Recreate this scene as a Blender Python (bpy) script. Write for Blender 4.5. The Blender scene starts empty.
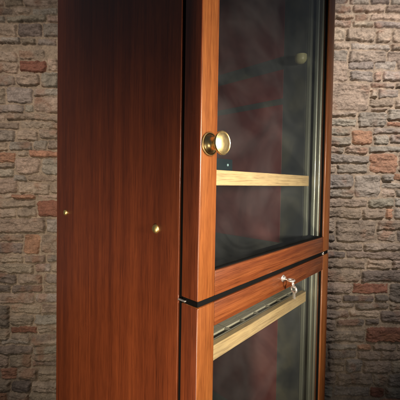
import bpy, bmesh, math, random
import numpy as np
from mathutils import Matrix, Vector

random.seed(7)
S = bpy.context.scene
C = S.collection
ZA = 1.25            # height of the upper door's bottom edge above the floor

# ------------------------------------------------------------------ camera
FPX, YAW, PITCH, ROLL, CY = 304.71, 0.0378, 0.0255, 0.0165, 190.53
CAM = Vector((-0.0187, -0.5111, ZA + 0.2036))
fw0 = Vector((math.sin(YAW), math.cos(YAW), 0)); rt0 = Vector((math.cos(YAW), -math.sin(YAW), 0))
fwd = (fw0 * math.cos(PITCH) + Vector((0, 0, -math.sin(PITCH)))).normalized()
up0 = rt0.cross(fwd)
rt = rt0 * math.cos(ROLL) + up0 * math.sin(ROLL)
upv = up0 * math.cos(ROLL) - rt0 * math.sin(ROLL)
cd = bpy.data.cameras.new('camera'); cam = bpy.data.objects.new('camera', cd); C.objects.link(cam)
m = Matrix((rt, upv, -fwd)).transposed().to_4x4(); m.translation = CAM
cam.matrix_world = m
cd.sensor_width = 36; cd.lens = 36 * FPX / 400; cd.shift_y = -(200 - CY) / 400
cd.clip_start = 0.02; cd.clip_end = 60
S.camera = cam

# ------------------------------------------------------------------ world, lamps, exposure
w = bpy.data.worlds.new('World'); S.world = w; w.use_nodes = True
w.node_tree.nodes['Background'].inputs[0].default_value = (0.75, 0.85, 1.0, 1)
w.node_tree.nodes['Background'].inputs[1].default_value = 0.055
S.view_settings.view_transform = 'Standard'; S.view_settings.look = 'None'
S.view_settings.exposure = 0; S.view_settings.gamma = 1

def lamp(name, kind, loc, target, power, col, **kw):
    d = bpy.data.lights.new(name, kind); o = bpy.data.objects.new(name, d); C.objects.link(o)
    d.energy = power; d.color = col
    for k, v in kw.items(): setattr(d, k, v)
    o.location = loc
    o.rotation_euler = (Vector(target) - Vector(loc)).to_track_quat('-Z', 'Y').to_euler()
    return o
WY = 1.25            # distance of the stone wall
# spot on the upper right of the wall, softer one for the left
lamp('wall_spot', 'SPOT', (1.2, -0.70, ZA + 1.65), (1.10, WY, ZA + 0.60), 255, (1, .875, .795), spot_size=math.radians(56), spot_blend=1.0, shadow_soft_size=.14)
lamp('wall_spot_far', 'SPOT', (-1.15, -0.70, ZA + 1.5), (-1.0, WY, ZA + 0.30), 108, (1, .82, .68), spot_size=math.radians(60), spot_blend=1.0, shadow_soft_size=.12)
# photographer's lamp, right of the lens, on the door fronts
lamp('key_lamp', 'AREA', (0.78, -0.80, ZA + 0.26), (0.08, 0.04, ZA + 0.15), 6.2, (1, .88, .73), shape='RECTANGLE', size=.20, size_y=.20, spread=math.radians(68))
# low lamp at the left that grazes the lower side panel
lamp('low_lamp', 'SPOT', (-0.38, -1.05, ZA - 0.42), (-0.20, 0.24, ZA - 0.29), 88, (1, .82, .60), spot_size=math.radians(69), spot_blend=1.0, shadow_soft_size=.07)

# ------------------------------------------------------------------ helpers
def tag(o, label=None, cat=None, group=None, kind=None):
    if label: o['label'] = label
    if cat: o['category'] = cat
    if group: o['group'] = group
    if kind: o['kind'] = kind
    return o
def empty(name, loc=(0, 0, 0), rz=0):
    o = bpy.data.objects.new(name, None); C.objects.link(o); o.location = loc; o.rotation_euler = (0, 0, rz)
    o.empty_display_size = .05
    return o
def obj(name, bm, mats, parent=None, smooth=False):
    me = bpy.data.meshes.new(name)
    bmesh.ops.recalc_face_normals(bm, faces=bm.faces)
    bm.to_mesh(me); bm.free()
    for mt in (mats if isinstance(mats, (list, tuple)) else [mats]): me.materials.append(mt)
    if smooth:
        me.polygons.foreach_set('use_smooth', [True] * len(me.polygons))
        if hasattr(me, 'set_sharp_from_angle'): me.set_sharp_from_angle(angle=math.radians(40))
    o = bpy.data.objects.new(name, me); C.objects.link(o)
    if parent: o.parent = parent
    return o
def box(bm, x0, x1, y0, y1, z0, z1, bev=0, seg=2, mi=0):
    r = bmesh.ops.create_cube(bm, size=1)
    vs = r['verts']
    for v in vs:
        v.co = Vector((x0 + (v.co.x + .5) * (x1 - x0), y0 + (v.co.y + .5) * (y1 - y0), z0 + (v.co.z + .5) * (z1 - z0)))
    fs = {f for v in vs for f in v.link_faces}
    for f in fs: f.material_index = mi
    if bev:
        es = {e for v in vs for e in v.link_edges}
        r = bmesh.ops.bevel(bm, geom=list(es), offset=bev, segments=seg, profile=.5, affect='EDGES')
        for f in r['faces']: f.material_index = mi
def lathe(bm, prof, mat, n=48):
    # prof: (radius, axial); mat places the axis (local z) in the world
    rings = []
    for r, a in prof:
        if r < 1e-6: rings.append([bm.verts.new(mat @ Vector((0, 0, a)))])
        else: rings.append([bm.verts.new(mat @ Vector((r * math.cos(2 * math.pi * i / n), r * math.sin(2 * math.pi * i / n), a))) for i in range(n)])
    for A, B in zip(rings, rings[1:]):
        for i in range(n):
            j = (i + 1) % n
            if len(A) == 1 and len(B) == 1: continue
            if len(A) == 1: bm.faces.new((A[0], B[i], B[j]))
            elif len(B) == 1: bm.faces.new((A[i], B[0], A[j]))
            else: bm.faces.new((A[i], B[i], B[j], A[j]))
def torus(bm, mat, R, r, n=40, k=12, sx=1.0):
    g = []
    for i in range(n):
        a = 2 * math.pi * i / n
        g.append([bm.verts.new(mat @ Vector(((R + r * math.cos(b)) * math.cos(a) * sx, (R + r * math.cos(b)) * math.sin(a), r * math.sin(b)))) for b in [2 * math.pi * j / k for j in range(k)]])
    for i in range(n):
        for j in range(k):
            bm.faces.new((g[i][j], g[(i + 1) % n][j], g[(i + 1) % n][(j + 1) % k], g[i][(j + 1) % k]))
def axis(loc, d, spin=0):
    return Matrix.Translation(loc) @ Vector(d).to_track_quat('Z', 'Y').to_matrix().to_4x4() @ Matrix.Rotation(spin, 4, 'Z')

class NT:
    def __init__(s, name):
        s.m = bpy.data.materials.new(name); s.m.use_nodes = True
        s.t = s.m.node_tree; s.n = s.t.nodes; s.l = s.t.links
        s.b = s.n['Principled BSDF']; s.out = s.n['Material Output']
    def new(s, t, **kw):
        n = s.n.new(t)
        for k, v in kw.items():
            if k.startswith('_'): setattr(n, k[1:], v)
        return n
    def set(s, n, **kw):
        for k, v in kw.items(): n.inputs[k.replace('_', ' ')].default_value = v
        return n
    def link(s, a, b): s.l.new(a, b)
    def coord(s, scale=(1, 1, 1), kind='Object'):
        tc = s.n.new('ShaderNodeTexCoord'); mp = s.n.new('ShaderNodeMapping'); mp.inputs['Scale'].default_value = scale
        s.link(tc.outputs[kind], mp.inputs[0]); return mp.outputs[0]
    def noise(s, vec, scale, detail=4, rough=.55, dist=0):
        n = s.n.new('ShaderNodeTexNoise'); s.link(vec, n.inputs['Vector'])
        n.inputs['Scale'].default_value = scale; n.inputs['Detail'].default_value = detail
        n.inputs['Roughness'].default_value = rough; n.inputs['Distortion'].default_value = dist
        return n.outputs['Fac']
    def ramp(s, fac, stops):
        r = s.n.new('ShaderNodeValToRGB'); e = r.color_ramp.elements
        while len(e) < len(stops): e.new(.5)
        for k, (p, c) in enumerate(stops):
            e[k].position = p; e[k].color = (*c, 1) if len(c) == 3 else c
        s.link(fac, r.inputs[0]); return r.outputs[0]
    def mix(s, fac, a, b, mode='MIX'):
        n = s.n.new('ShaderNodeMix'); n.data_type = 'RGBA'; n.blend_type = mode
        for sock, v in ((n.inputs['Factor'], fac), (n.inputs['A'], a), (n.inputs['B'], b)):
            if isinstance(v, (int, float)): sock.default_value = v
            elif isinstance(v, tuple): sock.default_value = (*v, 1)
            else: s.link(v, sock)
        for sock, v in ((n.inputs[0], fac), (n.inputs[6], a), (n.inputs[7], b)):
            if isinstance(v, (int, float)): sock.default_value = v
            elif isinstance(v, tuple): sock.default_value = (*v, 1)
            else: s.link(v, sock)
        return n.outputs[2]
    def math(s, op, a, b=0, clamp=False):
        n = s.n.new('ShaderNodeMath'); n.operation = op; n.use_clamp = clamp
        for i, v in enumerate((a, b)):
            if isinstance(v, (int, float)): n.inputs[i].default_value = v
            else: s.link(v, n.inputs[i])
        return n.outputs[0]
    def bump(s, h, strength, dist):
        n = s.n.new('ShaderNodeBump'); n.inputs['Strength'].default_value = strength; n.inputs['Distance'].default_value = dist
        s.link(h, n.inputs['Height']); s.link(n.outputs[0], s.b.inputs['Normal']); return n

def wood(name, grain, dark, mid, light, rough=.34, coat=.35, scale=1.0, coatr=.12):
    t = NT(name)
    st = {'z': (1, 1, .022), 'x': (.022, 1, 1)}[grain]
    v = t.coord(tuple(a * scale for a in st))
    broad = t.noise(v, 26, 3, .5, .5)
    band = t.noise(v, 130, 6, .6, .5)
    fine = t.noise(v, 700, 3, .6)
    f = t.math('ADD', t.math('MULTIPLY', broad, .5), t.math('MULTIPLY', band, .5))
    col = t.ramp(f, [(.36, dark), (.5, mid), (.64, light)])
    pores = t.ramp(fine, [(.36, (.45, .40, .38)), (.50, (1, 1, 1))])
    col = t.mix(.75, col, pores, 'MULTIPLY')
    # fleck across the grain (chatoyance of mahogany)
    v2 = t.coord((1, 1, .25) if grain == 'z' else (.25, 1, 1))
    fl = t.ramp(t.noise(v2, 60, 3, .6, .3), [(.35, (.86, .84, .82)), (.65, (1.12, 1.12, 1.12))])
    col = t.mix(.7, col, fl, 'MULTIPLY')
    t.link(col, t.b.inputs['Base Color'])
    t.set(t.b, Roughness=rough, Coat_Weight=coat, Coat_Roughness=coatr)
    t.link(t.math('ADD', t.math('MULTIPLY', fine, .12), rough - .06), t.b.inputs['Roughness'])
    smudge = t.noise(t.coord((1, 1, .6)), 9, 4, .6, .8)
    t.link(t.math('ADD', t.math('MULTIPLY', smudge, .22), coatr - .09), t.b.inputs['Coat Roughness'])
    t.bump(t.math('ADD', fine, t.math('MULTIPLY', band, .5)), .18, .0006)
    return t.m
def plain(name, col, rough=.5, metal=0, var=.12, nscale=40, bump=0, coat=0, aniso=0):
    t = NT(name)
    n = t.noise(t.coord(), nscale, 4, .6)
    lo = tuple(c * (1 - var) for c in col); hi = tuple(min(1, c * (1 + var)) for c in col)
    t.link(t.ramp(n, [(.3, lo), (.7, hi)]), t.b.inputs['Base Color'])
    t.set(t.b, Metallic=metal, Coat_Weight=coat)
    t.link(t.math('ADD', t.math('MULTIPLY', n, .14), rough - .07), t.b.inputs['Roughness'])
    if bump: t.bump(t.noise(t.coord(), nscale * 6, 3, .6), bump, .0008)
    return t.m

M = {}
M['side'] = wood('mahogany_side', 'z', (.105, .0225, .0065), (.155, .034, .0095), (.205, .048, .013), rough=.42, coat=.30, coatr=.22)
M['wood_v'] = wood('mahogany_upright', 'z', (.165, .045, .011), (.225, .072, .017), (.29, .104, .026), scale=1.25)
M['wood_h'] = wood('mahogany_rail', 'x', (.095, .023, .0075), (.155, .042, .012), (.225, .070, .020), scale=1.25)
M['gasket'] = plain('black_rubber', (.003, .003, .003), .8)
M['gasket'].node_tree.nodes['Principled BSDF'].inputs['Specular IOR Level'].default_value = .12
M['brass'] = plain('old_brass', (.84, .66, .32), .38, 1, .12, 90, .10)
M['brass_dark'] = plain('dull_brass', (.72, .53, .24), .48, 1, .25, 120, .12)
M['cap'] = plain('gilt_cap', (.95, .70, .28), .42, 1, .10, 90)
M['nickel'] = plain('nickel', (.74, .70, .66), .30, .75, .05, 150)
M['alu'] = plain('brushed_aluminium', (.40, .43, .37), .42, .6, .03, 8, 0, 1.0)
M['alu'].node_tree.nodes['Principled BSDF'].inputs['Coat Roughness'].default_value = .07
M['alu_w'] = plain('aluminium_edge', (.62, .62, .54), .33, 1, .25, 50)
M['pine'] = wood('pale_shelf_wood', 'x', (.60, .43, .215), (.62, .45, .23), (.64, .47, .245), rough=.5, coat=.05)
M['slat'] = wood('shelf_slat_wood', 'x', (.36, .34, .25), (.44, .42, .32), (.52, .50, .39), rough=.32, coat=.4)
M['cream'] = plain('cream_plastic', (.36, .35, .20), .4, 0, .08)

def lining_mat(name, a, b, c):
    t = NT(name)
    v = t.coord((1, 1, .8))
    f = t.noise(v, 6, 4, .5, 1.5)
    t.link(t.ramp(f, [(.32, a), (.52, b), (.72, c)]), t.b.inputs['Base Color'])
    t.set(t.b, Roughness=.5)
    return t.m
M['lining'] = lining_mat('slate_lining', (.050, .058, .070), (.080, .088, .090), (.145, .145, .120))
M['maroon'] = lining_mat('maroon_panel', (.11, .034, .038), (.165, .054, .058), (.22, .085, .083))
M['dark'] = plain('dark_inside', (.02, .024, .026), .6)

def glass_mat():
    t = NT('door_glass')
    t.n.remove(t.b)
    tr = t.new('ShaderNodeBsdfTransparent'); tr.inputs[0].default_value = (.955, .965, .955, 1)
    gl = t.new('ShaderNodeBsdfGlossy'); gl.inputs['Roughness'].default_value = .015
    lw = t.new('ShaderNodeLayerWeight'); lw.inputs[0].default_value = .5
    fr = t.math('ADD', t.math('MULTIPLY', t.math('POWER', lw.outputs['Facing'], 5), .96), .04)
    a = t.new('ShaderNodeMixShader'); t.link(fr, a.inputs[0]); t.link(tr.outputs[0], a.inputs[1]); t.link(gl.outputs[0], a.inputs[2])
    # smoky reflections painted onto the pane as a patchy pale diffuse haze
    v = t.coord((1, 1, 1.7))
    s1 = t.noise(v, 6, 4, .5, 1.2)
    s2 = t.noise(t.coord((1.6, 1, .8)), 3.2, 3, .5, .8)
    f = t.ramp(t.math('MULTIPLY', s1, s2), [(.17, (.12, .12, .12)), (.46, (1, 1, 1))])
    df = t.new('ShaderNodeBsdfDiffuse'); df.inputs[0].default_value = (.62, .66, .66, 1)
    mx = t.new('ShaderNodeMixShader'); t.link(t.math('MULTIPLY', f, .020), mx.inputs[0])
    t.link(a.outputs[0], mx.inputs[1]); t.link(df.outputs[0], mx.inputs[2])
    t.link(mx.outputs[0], t.out.inputs[0])
    return t.m
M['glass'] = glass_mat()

# ------------------------------------------------------------------ the setting: floor
t = NT('floor_boards')
t.link(t.ramp(t.noise(t.coord((1, .05, 1)), 14, 5), [(.3, (.10, .06, .035)), (.7, (.20, .12, .07))]), t.b.inputs['Base Color'])
t.set(t.b, Roughness=.45)
bm = bmesh.new(); box(bm, -4, 4, -4, WY + .4, -.05, 0)
tag(obj('floor', bm, t.m), kind='structure')

# ------------------------------------------------------------------ stone wall
# stones read from the photograph, as rectangles in photograph pixels (x0,y0,x1,y1, tint)
T, G, K, R, O, P, D, B = range(8)   # tan, grey, grey-green, dark red, orange, pinkish, dark, brown
STONES = [
 (0,54,20,64,T),(22,52,47,61,T),(50,62,60,73.5,T),(0,65,21.5,75,T),(23,63,48,74,R),(0,77,17.5,87,G),(19,76,42,87,B),(43.5,75,60,89,G),
 (-3,89,7.5,104.5,T),(9,89,34.5,104.5,G),(36,90.5,62,97.5,G),(36,99,63,113.5,P),(-3,106,24.5,113.5,G),(26,106,34.5,113.5,K),(8,115,62,121.5,T),(-3,115,6.5,121.5,T),
 (-3,123,20,129,B),(21.5,123,60,129.5,T),(-3,130.5,17,142,G),(18.5,131,39.5,141,T),(41,131,60,139.5,B),
 (-3,143.5,9,151.5,T),(10.5,142.5,33.5,151,G),(35,141,48,150,K),(49,141,62,149.5,B),(-3,153,17,162.5,O),(18.5,152.5,30,157,T),(31,151,60,157.5,O),
 (17,158.5,41,174,P),(42.5,159,62,175,K),(-3,164,15.5,168.5,B),(-3,169.5,14,177.5,K),(15,175.5,27.5,181.5,G),(29,176,60,181.5,B),
 (-3,179,18,193.5,P),(19.5,183,50,194,T),(51,183,64,194,B),(-3,195,12,199,T),(13,195,36,199.5,O),(38,195,64,199.5,P),
 (-3,200.5,36,207.5,T),(38,200.5,64,217,R),(-3,208.5,16,217,T),(17.5,208.5,36.5,217,T),(-3,219,45,233,T),(46.5,219,64,233,G),
 (-3,235,23,241.5,B),(-3,243,22.5,253.5,D),(24,235,40,254,O),(41.5,235,64,254,B),(-3,255.5,22.5,262.5,T),(24,255.5,46,262.5,B),(47.5,255.5,64,262.5,G),
 (-3,264,33,273,T),(35,264,50,272.5,G),(51,264,64,272.5,B),(-3,274.5,16,284,D),(18,274.5,41,284,B),(43.5,274.5,64,284,D),
 (-3,286,9.5,293,D),(11.5,286,42,293,D),(43.5,285.5,64,293,B),(-3,294.5,34,304,T),(35.5,294.5,64,303.5,G),
 (-3,306,7.5,329,D),(9,306,40,314,T),(41.5,305.5,64,314,B),(9,316,32,326,B),(33.5,316,64,325.5,G),(-3,331,7,340,B),(8.5,328,35,334.5,R),(36.5,327,64,334.5,B),
 (8.5,336,28,343,T),(29.5,336,64,343,B),
 # right of the cabinet
 (320,62,345.5,83.5,P),(347,63.5,370.5,71.5,G),(372,63,393.5,71.5,G),(395,62,412,72,P),(347.5,73.5,370.5,83,G),(371.5,73.5,378.5,83,T),(380,73,410,83,G),
 (320,85,366.5,112,P),(368,84.5,392,89.5,T),(393.5,84.5,410,90,B),(368,91.5,374,99,T),(375.5,91,396.5,99,G),(398,91.5,410,100,T),
 (368,100.5,391,108,T),(392.5,101.5,410,109,T),(368.5,109.5,384,112.5,P),(385.5,110.5,410,121.5,G),(320,113.5,354,118,B),(320,119.5,354,126.5,K),
 (356.5,114,384,128,K),(386,123,410,127.5,O),(320,128.5,349.5,136,K),(351,131,371,145,O),(372.5,129,410,134.5,G),(372.5,136,387,145,K),(388.5,136,410,144.5,G),
 (320,137.5,349.5,146,K),(320,147.5,343,154,K),(344.5,147,366,154,P),(367.5,146.5,400,152.5,G),(401,146,412,152.5,T),
 (368.5,154,396.5,173.5,O),(398,154,412,172.5,K),(320,155.5,367,163.5,G),(336,165,366,173.5,K),(322,165,334.5,173.5,T),
 (320,175,352,188,G),(353.5,175.5,379,197,G),(380.5,175,392,182,G),(393.5,174.5,410,181,O),(380.5,183.5,410,189,K),
 (320,189.5,352,197.5,K),(380.5,190.5,394,197.5,T),(395.5,190.5,410,197.5,G),(320,199,366.5,207.5,B),(368,199,392.5,207.5,K),(394,199,410,207,G),
 (320,209,360,218.5,B),(361.5,209,383.5,218.5,B),(385,209,392,218.5,O),(393.5,208.5,410,219,G),(320,220.5,334.5,233,B),(336,220,375.5,241.5,B),
 (377,220.5,410,229.5,B),(377,231,394.5,241.5,B),(396,231,410,241.5,D),(320,235,334.5,241.5,D),(320,243.5,362,250.5,B),(363.5,243.5,410,250.5,B),
 (320,252,345,258.5,D),(346.5,252,400,258.5,B),(320,260,365.5,268.5,B),(367,260,390.5,268.5,P),(392,260,410,268.5,B),
 (320,270.5,360,282,B),(361.5,270.5,410,282,D),(320,284,352,294,B),(353.5,284,388.5,294,R),(390,284,410,303,D),(320,296,342,301.5,B),(343.5,296,373.5,302,D),
 (375,296,388.5,302,D),(320,303.5,355,309.5,B),(356.5,304,388.5,310,B),(390,304.5,410,310,B),(320,311.5,348.5,318.5,B),(350,311.5,379.5,318.5,P),(381,311.5,410,323,D),
 (320,320,336.5,330.5,P),(338,320.5,365,327,D),(366.5,320.5,379.5,326,D),(320,332,366.5,343,B),(368,328.5,410,343,R)]
TINT = np.array([(.42,.35,.28),(.36,.325,.285),(.37,.335,.28),(.25,.12,.085),(.42,.245,.165),(.43,.345,.28),(.23,.195,.17),(.345,.285,.23)])
PXM = (WY - CAM.y) / FPX           # metres on the wall per photograph pixel (wall faces the camera)
def wall_s(px): return (px - 200) * PXM
def wall_h(py): return CAM.z + (CY - 7.5 - py) * PXM
rects = []
for x0, y0, x1, y1, k in STONES:
    mx_, my_ = (x0 + x1) / 2 - 200, (y0 + y1) / 2 - 183          # the lens is rolled by a degree, the courses are level
    dx_, dy_ = my_ * ROLL, -mx_ * ROLL
    rects.append([wall_s(x0 + dx_), wall_s(x1 + dx_), wall_h(y1 + dy_), wall_h(y0 + dy_), k])
# remaining area: random courses round what is already laid
SMIN, SMAX, HMIN, HMAX = -1.75, 1.75, 0.0, 2.75
rs = random.Random(11)
hz = HMIN
rows = []
while hz < HMAX:
    hh = rs.choice([.035, .045, .055, .06, .07, .085]); rows.append((hz, hz + hh)); hz += hh + .009
traced = [(wall_s(-3), wall_s(62), wall_h(343), wall_h(54)), (wall_s(320), wall_s(411), wall_h(343), wall_h(62))]
for (g0, g1) in rows:
    h0, h1 = g0, g1
    s = SMIN - rs.random() * .1
    while s < SMAX:
        wd = rs.uniform(.07, .22)
        a, b = s, s + wd; s = b + .009
        h0, h1 = g0, g1
        for (ta, tb, tc, td) in traced:          # course cut by the edge of what is laid
            if b > ta and a < tb:
                if h0 < td < h1 and td - .004 + .02 < h1: h0 = td + .001
                elif h0 < td < h1: h0 = h1 = td + 1e-6
                if h0 < tc < h1 and tc - .02 > h0: h1 = tc - .001
        for (ta, tb, tc, td) in traced:
            if h1 > tc and h0 < td:
                if a < ta < b: b = ta - .009
                if a < tb < b: a = tb + .009
                if a >= ta - .001 and b <= tb + .001: a = b
                if b > ta and a < tb: a = b
        if b - a < .03 or h1 - h0 < .01: continue
        k = rs.choices([T, G, K, R, O, P, D, B], [20, 18, 12, 1, 5, 14, 8, 22])[0]
        if rs.random() < .15 and h1 - h0 > .06 and b - a > .12:
            mid = (h0 + h1) / 2
            rects.append([a, b, h0, mid - .004, k]); rects.append([a, b, mid + .004, h1, rs.choice([T, G, B])])
        else: rects.append([a, b, h0, h1, k])
rects = np.array(rects)
def vnoise(x, y, seed):
    rng = np.random.RandomState(seed); tab = rng.rand(256, 256)
    xi = np.floor(x).astype(int); yi = np.floor(y).astype(int); fx = x - xi; fy = y - yi
    fx = fx * fx * (3 - 2 * fx); fy = fy * fy * (3 - 2 * fy)
    g = lambda a, b: tab[a % 256, b % 256]
    return (g(xi, yi) * (1 - fx) + g(xi + 1, yi) * fx) * (1 - fy) + (g(xi, yi + 1) * (1 - fx) + g(xi + 1, yi + 1) * fx) * fy * 1.0
def fbm(x, y, f, o, seed, gain=.5):
    r = 0; a = 1; tt = 0
    for i in range(o):
        r = r + a * vnoise(x * f, y * f, seed + i); tt += a; a *= gain; f *= 2.03
    return r / tt - .5
NX, NZ = 1500, 1180
xs = np.linspace(SMIN, SMAX, NX); zs = np.linspace(HMIN, HMAX, NZ)
X, Z = np.meshgrid(xs, zs)
wx = X + fbm(X, Z, 16, 3, 5) * .016 + fbm(X, Z, 70, 2, 15) * .009
wz = Z + fbm(X, Z, 14, 3, 25) * .014 + fbm(X, Z, 60, 2, 35) * .009
H = np.full(X.shape, -9.0); ID = np.full(X.shape, -1)
rng = np.random.RandomState(3)
for i, (a, b, c, d, k) in enumerate(rects):
    i0 = max(0, int((c - .04 - HMIN) / (HMAX - HMIN) * (NZ - 1))); i1 = min(NZ, int((d + .04 - HMIN) / (HMAX - HMIN) * (NZ - 1)) + 2)
    j0 = max(0, int((a - .04 - SMIN) / (SMAX - SMIN) * (NX - 1))); j1 = min(NX, int((b + .04 - SMIN) / (SMAX - SMIN) * (NX - 1)) + 2)
    if i0 >= i1 or j0 >= j1: continue
    xx = wx[i0:i1, j0:j1]; zz = wz[i0:i1, j0:j1]
    cx, cz = (a + b) / 2, (c + d) / 2; hx, hzz = (b - a) / 2 - .0005, (d - c) / 2 - .0005
    rad = min(hx, hzz) * rng.uniform(.25, .5)
    tilt = rng.uniform(-.12, .12)
    qx = np.abs(xx - cx) - hx + rad; qz = np.abs(zz - cz + tilt * (xx - cx) * .35) - hzz + rad
    sd = rad - (np.hypot(np.maximum(qx, 0), np.maximum(qz, 0)) + np.minimum(np.maximum(qx, qz), 0))   # >0 inside
    u = np.clip(sd / .011, 0, 1)
    prof = np.sqrt(np.clip(1 - (1 - u) ** 2, 0, 1))
    out = rng.uniform(.012, .027)
    h = prof * out + (xx - cx) * rng.uniform(-.05, .05) + (zz - cz) * rng.uniform(-.02, .14) * 1.0
    h = np.where(sd > 0, np.maximum(h, prof * .006), -9)
    sub = H[i0:i1, j0:j1]; m_ = h > sub
    sub[m_] = h[m_]; ID[i0:i1, j0:j1][m_] = i
mort = .003 + fbm(X, Z, 45, 3, 55) * .008
stone = H > -5
# split-face relief: ledges running mostly along the course
led = fbm(X, Z * 3.2, 11, 4, 75, .55)
rough = fbm(X, Z, 60, 4, 95, .66) * .014 + led * .026
edge = np.clip(H / .010, 0, 1)
HH = np.where(stone & (H + rough * edge > mort), np.maximum(H + rough * edge, mort), mort)
isst = stone & (H + rough * edge > mort)
var = rng.uniform(.82, 1.2, len(rects) + 1); varc = rng.uniform(.975, 1.025, (len(rects) + 1, 3))
tints = TINT[rects[:, 4].astype(int)] * var[:-1, None] * varc[:-1]
tints = np.vstack([tints, [[.37, .305, .235]]])
col = tints[np.where(isst, ID, len(rects))]
n1 = fbm(X, Z, 30, 4, 115)[..., None]; n2 = fbm(X, Z, 12, 3, 135)[..., None]; n3 = fbm(X, Z, 110, 3, 155)[..., None]
col = col * (1 + n1 * .75 + n3 * .5)
rust = np.clip((n2 - .10) * 6, 0, 1) * isst[..., None]
col = col * (1 - .45 * rust) + np.array([.34, .17, .10]) * .45 * rust
col = np.clip(col, .02, .8)
verts = np.stack([X, -HH, Z], -1).reshape(-1, 3)
idx = np.arange(NX * NZ).reshape(NZ, NX)
quads = np.stack([idx[:-1, :-1], idx[:-1, 1:], idx[1:, 1:], idx[1:, :-1]], -1).reshape(-1, 4)
# close the block: back and edges
nb = len(verts)
bx = np.array([(SMIN, .25, HMIN), (SMAX, .25, HMIN), (SMAX, .25, HMAX), (SMIN, .25, HMAX), (SMIN, .012, HMIN), (SMAX, .012, HMIN), (SMAX, .012, HMAX), (SMIN, .012, HMAX)])
verts = np.vstack([verts, bx])
ex = np.array([(0, 3, 2, 1), (0, 1, 5, 4), (1, 2, 6, 5), (2, 3, 7, 6), (3, 0, 4, 7)]) + nb
quads = np.vstack([quads, ex])
me = bpy.data.meshes.new('stone_wall')
me.vertices.add(len(verts)); me.vertices.foreach_set('co', verts.astype(np.float32).ravel())
me.loops.add(quads.size); me.loops.foreach_set('vertex_index', quads.astype(np.int32).ravel())
me.polygons.add(len(quads)); me.polygons.foreach_set('loop_start', np.arange(0, quads.size, 4, dtype=np.int32))
me.update(calc_edges=True)
me.polygons.foreach_set('use_smooth', [True] * len(quads))
ca = me.color_attributes.new('tint', 'FLOAT_COLOR', 'POINT')
cc = np.ones((len(verts), 4), np.float32); cc[:nb, :3] = col.reshape(-1, 3); cc[nb:, :3] = .3
ca.data.foreach_set('color', cc.ravel())
t = NT('rubble_stone')
at = t.new('ShaderNodeVertexColor'); at.layer_name = 'tint'
v = t.coord()
sp = t.ramp(t.noise(v, 160, 5, .65), [(.3, (.72, .72, .72)), (.7, (1.22, 1.2, 1.18))])
t.link(t.mix(.9, at.outputs[0], sp, 'MULTIPLY'), t.b.inputs['Base Color'])
t.set(t.b, Roughness=.92)
t.bump(t.math('ADD', t.noise(v, 130, 6, .7), t.math('MULTIPLY', t.noise(v, 500, 3, .6), .4)), .55, .004)
me.materials.append(t.m)
wall = bpy.data.objects.new('stone_wall', me); C.objects.link(wall)
wall.location = CAM.xy.to_3d() + fw0 * (WY - CAM.y); wall.rotation_euler = (0, 0, -YAW)
tag(wall, 'rough rubble stone wall of tan and grey blocks behind the cabinet', 'stone wall')

# ------------------------------------------------------------------ the cabinet (local x = along the front, y = into the depth)
cab = empty('display_cabinet', (0, 0, 0), math.radians(45))
tag(cab, 'polished reddish mahogany cabinet with two glazed doors and brass knob', 'cabinet')
W, DEP, TH, ST = .600, .5795, .041, .0450
Z0, Z1 = .08, 2.30
def part(name, boxes, mat, parent=cab, bev=.001, smooth=False, seg=2):
    bm = bmesh.new()
    for b in boxes: box(bm, *b, bev=bev, seg=seg)
    return obj(name, bm, mat, parent, smooth)
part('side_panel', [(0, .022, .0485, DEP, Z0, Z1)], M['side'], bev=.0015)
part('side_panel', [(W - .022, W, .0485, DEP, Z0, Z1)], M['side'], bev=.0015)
part('back_panel', [(.0222, W - .0222, DEP - .014, DEP - .002, Z0, Z1)], M['dark'])
part('top_panel', [(-.012, W + .012, -.01, DEP + .005, Z1 + .001, Z1 + .03)], M['side'], bev=.004)
part('plinth', [(.01, W - .01, .06, DEP - .01, 0, Z0 - .001)], M['side'])
part('bottom_panel', [(.0225, W - .0225, .05, DEP - .015, Z0 + .001, Z0 + .03)], M['side'])
zi0, zi1 = Z0 + .031, Z1 - .002
part('lining', [(.0225, .058, .062, DEP - .0145, zi0, zi1)], M['lining'])
lin = part('lining', [(.542, W - .0225, .062, DEP - .0145, zi0, zi1)], M['lining'])
part('back_lining', [(.0585, .5415, DEP - .03, DEP - .0145, zi0, zi1)], M['lining'])
part('red_panel', [(.5412, .5423, .139, DEP - .035, ZA + .484, ZA + .578)], M['maroon'], lin, bev=.0003)
part('red_panel', [(.5412, .5423, .139, DEP - .035, ZA + .010, ZA + .464)], M['maroon'], lin, bev=.0003)
part('red_panel', [(.5412, .5423, .139, DEP - .035, ZA - .62, ZA - .200)], M['maroon'], lin, bev=.0003)
part('red_panel', [(.5412, .5423, .139, DEP - .035, ZA + .62, ZA + .95)], M['maroon'], lin, bev=.0003)
# upright metal jambs the doors close on
bm = bmesh.new()
box(bm, .5425, .577, .0495, .061, zi0, zi1, .001)
obj('jamb', bm, M['alu'], cab)
bm = bmesh.new(); box(bm, .023, .0575, .0495, .061, zi0, zi1, .001); obj('jamb', bm, M['alu'], cab)
# black seal between side panels and doors
part('seal', [(.003, .020, TH + .0008, .0480, Z0 + .01, Z1 - .01)], M['gasket'], bev=0)
part('seal', [(W - .020, W - .003, TH + .0008, .0480, Z0 + .01, Z1 - .01)], M['gasket'], bev=0)

part('seal', [(.0022, W - .002, .0030, TH - .002, ZA - .0100, ZA - .0004)], M['gasket'], bev=0)
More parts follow.
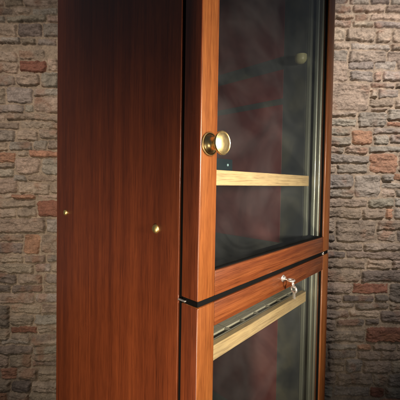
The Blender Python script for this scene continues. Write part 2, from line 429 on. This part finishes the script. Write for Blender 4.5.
# shelves
SH = .0314
def shelf(z, front_only=False):
    bm = bmesh.new()
    box(bm, .0590, .5415, .045, .060, z - SH, z, .0012)
    s = obj('shelf', bm, M['pine'], cab)
    bm = bmesh.new()
    x0, x1 = .0590, .5415; zt = z - .0006
    box(bm, x0, x1, .0602, .0650, z - .016, zt, .0006)
    y = .0650
    n = 8; pitch = (x1 - x0) / n
    while y < DEP - .09:
        for i in range(n + 1):            # bridges between the slots
            c = x0 + i * pitch
            box(bm, max(x0, c - .005), min(x1, c + .005), y + .0002, y + .0128, z - .016, zt - .0008, .0004)
        for i in range(n):                # boards behind the slots, a dark joint between each two
            box(bm, x0 + i * pitch + (.0012 if i else 0), x0 + (i + 1) * pitch - (.0012 if i < n - 1 else 0), y + .013, y + .046, z - .016, zt, .0006)
        y += .046
    obj('shelf_deck', bm, M['slat'], s)
    return s
for z in (ZA + .2302, ZA - .1286): shelf(z)

# doors
def door(z0, z1, hb, ht, knob_z=None, lock=False):
    bm = bmesh.new()
    box(bm, 0, ST, 0, TH, z0, z1, .0026, 4, 0)
    box(bm, W - ST, W, 0, TH, z0, z1, .0022, 4, 0)
    box(bm, ST + .0002, W - ST - .0002, .0006, TH - .0006, z0 + .0004, z0 + hb, .0012, 2, 1)
    box(bm, ST + .0002, W - ST - .0002, .0006, TH - .0006, z1 - ht, z1 - .0004, .0012, 2, 1)
    bm.normal_update()
    for f in bm.faces:                       # the outer edge of the left stile takes the darker side-panel wood
        if f.normal.x < -.75 and f.calc_center_median().x < .003: f.material_index = 2
    d = obj('door', bm, [M['wood_v'], M['wood_h'], M['side']], cab, True)
    gx0, gx1, gz0, gz1 = ST, W - ST, z0 + hb, z1 - ht
    bm = bmesh.new()      # the pane: a single thick sheet
    box(bm, gx0 + .0005, gx1 - .0005, .0112, .0152, gz0 + .0005, gz1 - .0005)
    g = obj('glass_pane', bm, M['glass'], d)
    bm = bmesh.new()      # black bead in front of the pane
    e = .0022
    box(bm, gx0, gx0 + e, .0050, .0110, gz0, gz1); box(bm, gx1 - e, gx1, .0050, .0110, gz0, gz1)
    box(bm, gx0 + e, gx1 - e, .0050, .0110, gz0, gz0 + e); box(bm, gx0 + e, gx1 - e, .0050, .0110, gz1 - e, gz1)
    # dark sealant along the foot and head behind the pane
    box(bm, gx0 + .006, gx1 - .006, .0154, .0395, gz0, gz0 + .0015); box(bm, gx0 + .006, gx1 - .006, .0154, .0395, gz1 - .0015, gz1)
    obj('gasket', bm, M['gasket'], d)
    for sx, x0 in ((-1, gx1), (1, gx0)):      # metal spacers of the double glazing, ribbed
        bm = bmesh.new()
        f = lambda k: sorted((x0, x0 + sx * k))
        box(bm, *f(.0022), .0154, .0405, gz0, gz1, 0)
        for yy, rr in ((.0205, .0046), (.0335, .0052)):
            mat = Matrix.Translation((x0 + sx * .0022, yy, 0))
            n = 14
            for a in range(n):
                a0, a1 = math.pi * a / n, math.pi * (a + 1) / n
                q = []
                for ang, zz in ((a0, gz0), (a1, gz0), (a1, gz1), (a0, gz1)):
                    q.append(bm.verts.new(mat @ Vector((sx * rr * .8 * math.sin(ang), rr * math.cos(ang), zz))))
                bm.faces.new(q)
        bmesh.ops.remove_doubles(bm, verts=bm.verts, dist=1e-6)
        obj('spacer', bm, M['alu'], d, True)
    if knob_z:
        ax = axis((.0224, 0, knob_z), (0, -1, 0))
        bm = bmesh.new()
        lathe(bm, [(0, .0036), (.0165, .0036), (.0158, .0048), (.0128, .0068), (.0106, .0100), (.0100, .0140), (.0108, .0180), (.0138, .0215),
                   (.0180, .0250), (.0200, .0280), (.0201, .0300), (.0195, .0314), (.0182, .0320), (.0172, .0315), (.0150, .0326), (.0110, .0340), (.0060, .0348), (0, .0351)], ax, 64)
        obj('knob', bm, M['brass'], d, True)
        bm = bmesh.new()
        lathe(bm, [(0, .0005), (.0198, .0005), (.0203, .0016), (.0196, .0028), (.0182, .0030), (.0172, .0022), (.0156, .0026), (.0148, .0035), (0, .0035)], ax, 64)
        obj('rosette', bm, M['brass_dark'], d, True)
    if lock:
        ax = axis((.3018, .0006, ZA - .0245), (0, -1, 0))
        bm = bmesh.new()
        lathe(bm, [(0, .0001), (.0082, .0001), (.0084, .0012), (.0072, .0022), (.0062, .0026), (.0060, .0052), (.0052, .0060), (0, .0060)], ax, 40)
        obj('lock', bm, M['nickel'], d, True)
    return d
door(ZA, ZA + .95, .0456, .0456, ZA + .2705)
door(Z0 + .02, ZA - .0104, .0456, .0447, None, True)
# hinge plates and catch in the gap between the doors
bm = bmesh.new(); box(bm, W - .048, W - .036, .0012, .020, ZA - .0074, ZA - .0040, .0006)
lathe(bm, [(0, -.0094), (.0030, -.0094), (.0030, -.0012), (0, -.0012)], Matrix.Translation((W - .038, .0040, ZA)), 20)
obj('hinge', bm, M['nickel'], cab)
bm = bmesh.new(); box(bm, -.0016, .012, .030, .0478, ZA - .0072, ZA - .0050, .0003)
obj('hinge', bm, M['nickel'], cab)
# brass caps on the side panel
for v, r in ((.1137, .0088), (.5166, .0080)):
    bm = bmesh.new()
    lathe(bm, [(0, .0), (r, .0), (r * 1.02, .0012), (r * .95, .0030), (r * .75, .0048), (r * .42, .0060), (0, .0064)], axis((0, v, ZA + .1131), (-1, 0, 0)), 40)
    obj('screw_cap', bm, M['cap'], cab, True)
# small unlit lamp fitting high on the lining
bm = bmesh.new()
lathe(bm, [(0, -.012), (.010, -.010), (.016, -.004), (.018, .002), (.018, .014), (0, .014)], axis((.5235, .072, ZA + .585), (0, 0, 1)), 32)
obj('interior_lamp', bm, M['cream'], cab, True)

# ------------------------------------------------------------------ keys in the lock
R45 = Matrix.Rotation(math.radians(45), 4, 'Z')
kr = empty('key_bunch', R45 @ Vector((.3018, -.0056, ZA - .0245)), math.radians(45))
tag(kr, 'two small silver keys on a ring hanging from the lock of the lower door', 'keys')
def key_mesh(bow_c, d, spin, ln, holes=True):
    bm = bmesh.new()
    q = axis(bow_c, d, spin)
    torus(bm, q @ Matrix.Rotation(math.pi / 2, 4, 'X'), .0074, .0026, 32, 10)
    r = bmesh.ops.create_cube(bm, size=1)
    for vv in r['verts']: vv.co = q @ Vector((vv.co.x * .0060, vv.co.y * .0024, .0062 + (vv.co.z + .5) * ln))
    for i in range(4):
        r = bmesh.ops.create_cube(bm, size=1)
        for vv in r['verts']: vv.co = q @ Vector((.0026 + vv.co.x * (.0018 + .0008 * (i % 2)), vv.co.y * .0015, .0062 + ln * (.45 + .15 * i) + vv.co.z * .0016))
    return bm
obj('key', key_mesh((0, -.0150, 0), (0, 1, 0), 0, .0100), M['nickel'], kr, True)
bm = bmesh.new(); torus(bm, Matrix.Translation((.0045, -.0180, -.0085)) @ Matrix.Rotation(math.radians(75), 4, 'X') @ Matrix.Rotation(math.radians(20), 4, 'Y'), .0090, .0016, 40, 8)
obj('key_ring', bm, M['nickel'], kr, True)
obj('key', key_mesh((.0075, -.0195, -.0225), (.12, .02, -1), .5, .0170), M['nickel'], kr, True)

# small dark box standing on the upper shelf at the left
bx_ = empty('sensor_box', R45 @ Vector((.135, .075, ZA + .2304)), math.radians(45))
tag(bx_, 'small dark teal box with a pale dot on the upper shelf, left behind the glass', 'box')
bm = bmesh.new(); box(bm, -.045, .040, -.012, .018, 0, .026, .002); obj('case', bm, plain('teal_plastic', (.004, .013, .018), .35), bx_, True)
bm = bmesh.new(); lathe(bm, [(0, 0), (.0028, 0), (.0026, .0012), (0, .0014)], axis((.0215, -.0119, .013), (0, -1, 0)), 20); obj('dial', bm, plain('pale_plastic', (.25, .38, .40), .4), bx_, True)

# ------------------------------------------------------------------ render
S.render.engine = 'CYCLES'
S.render.resolution_x = 1024; S.render.resolution_y = 1024
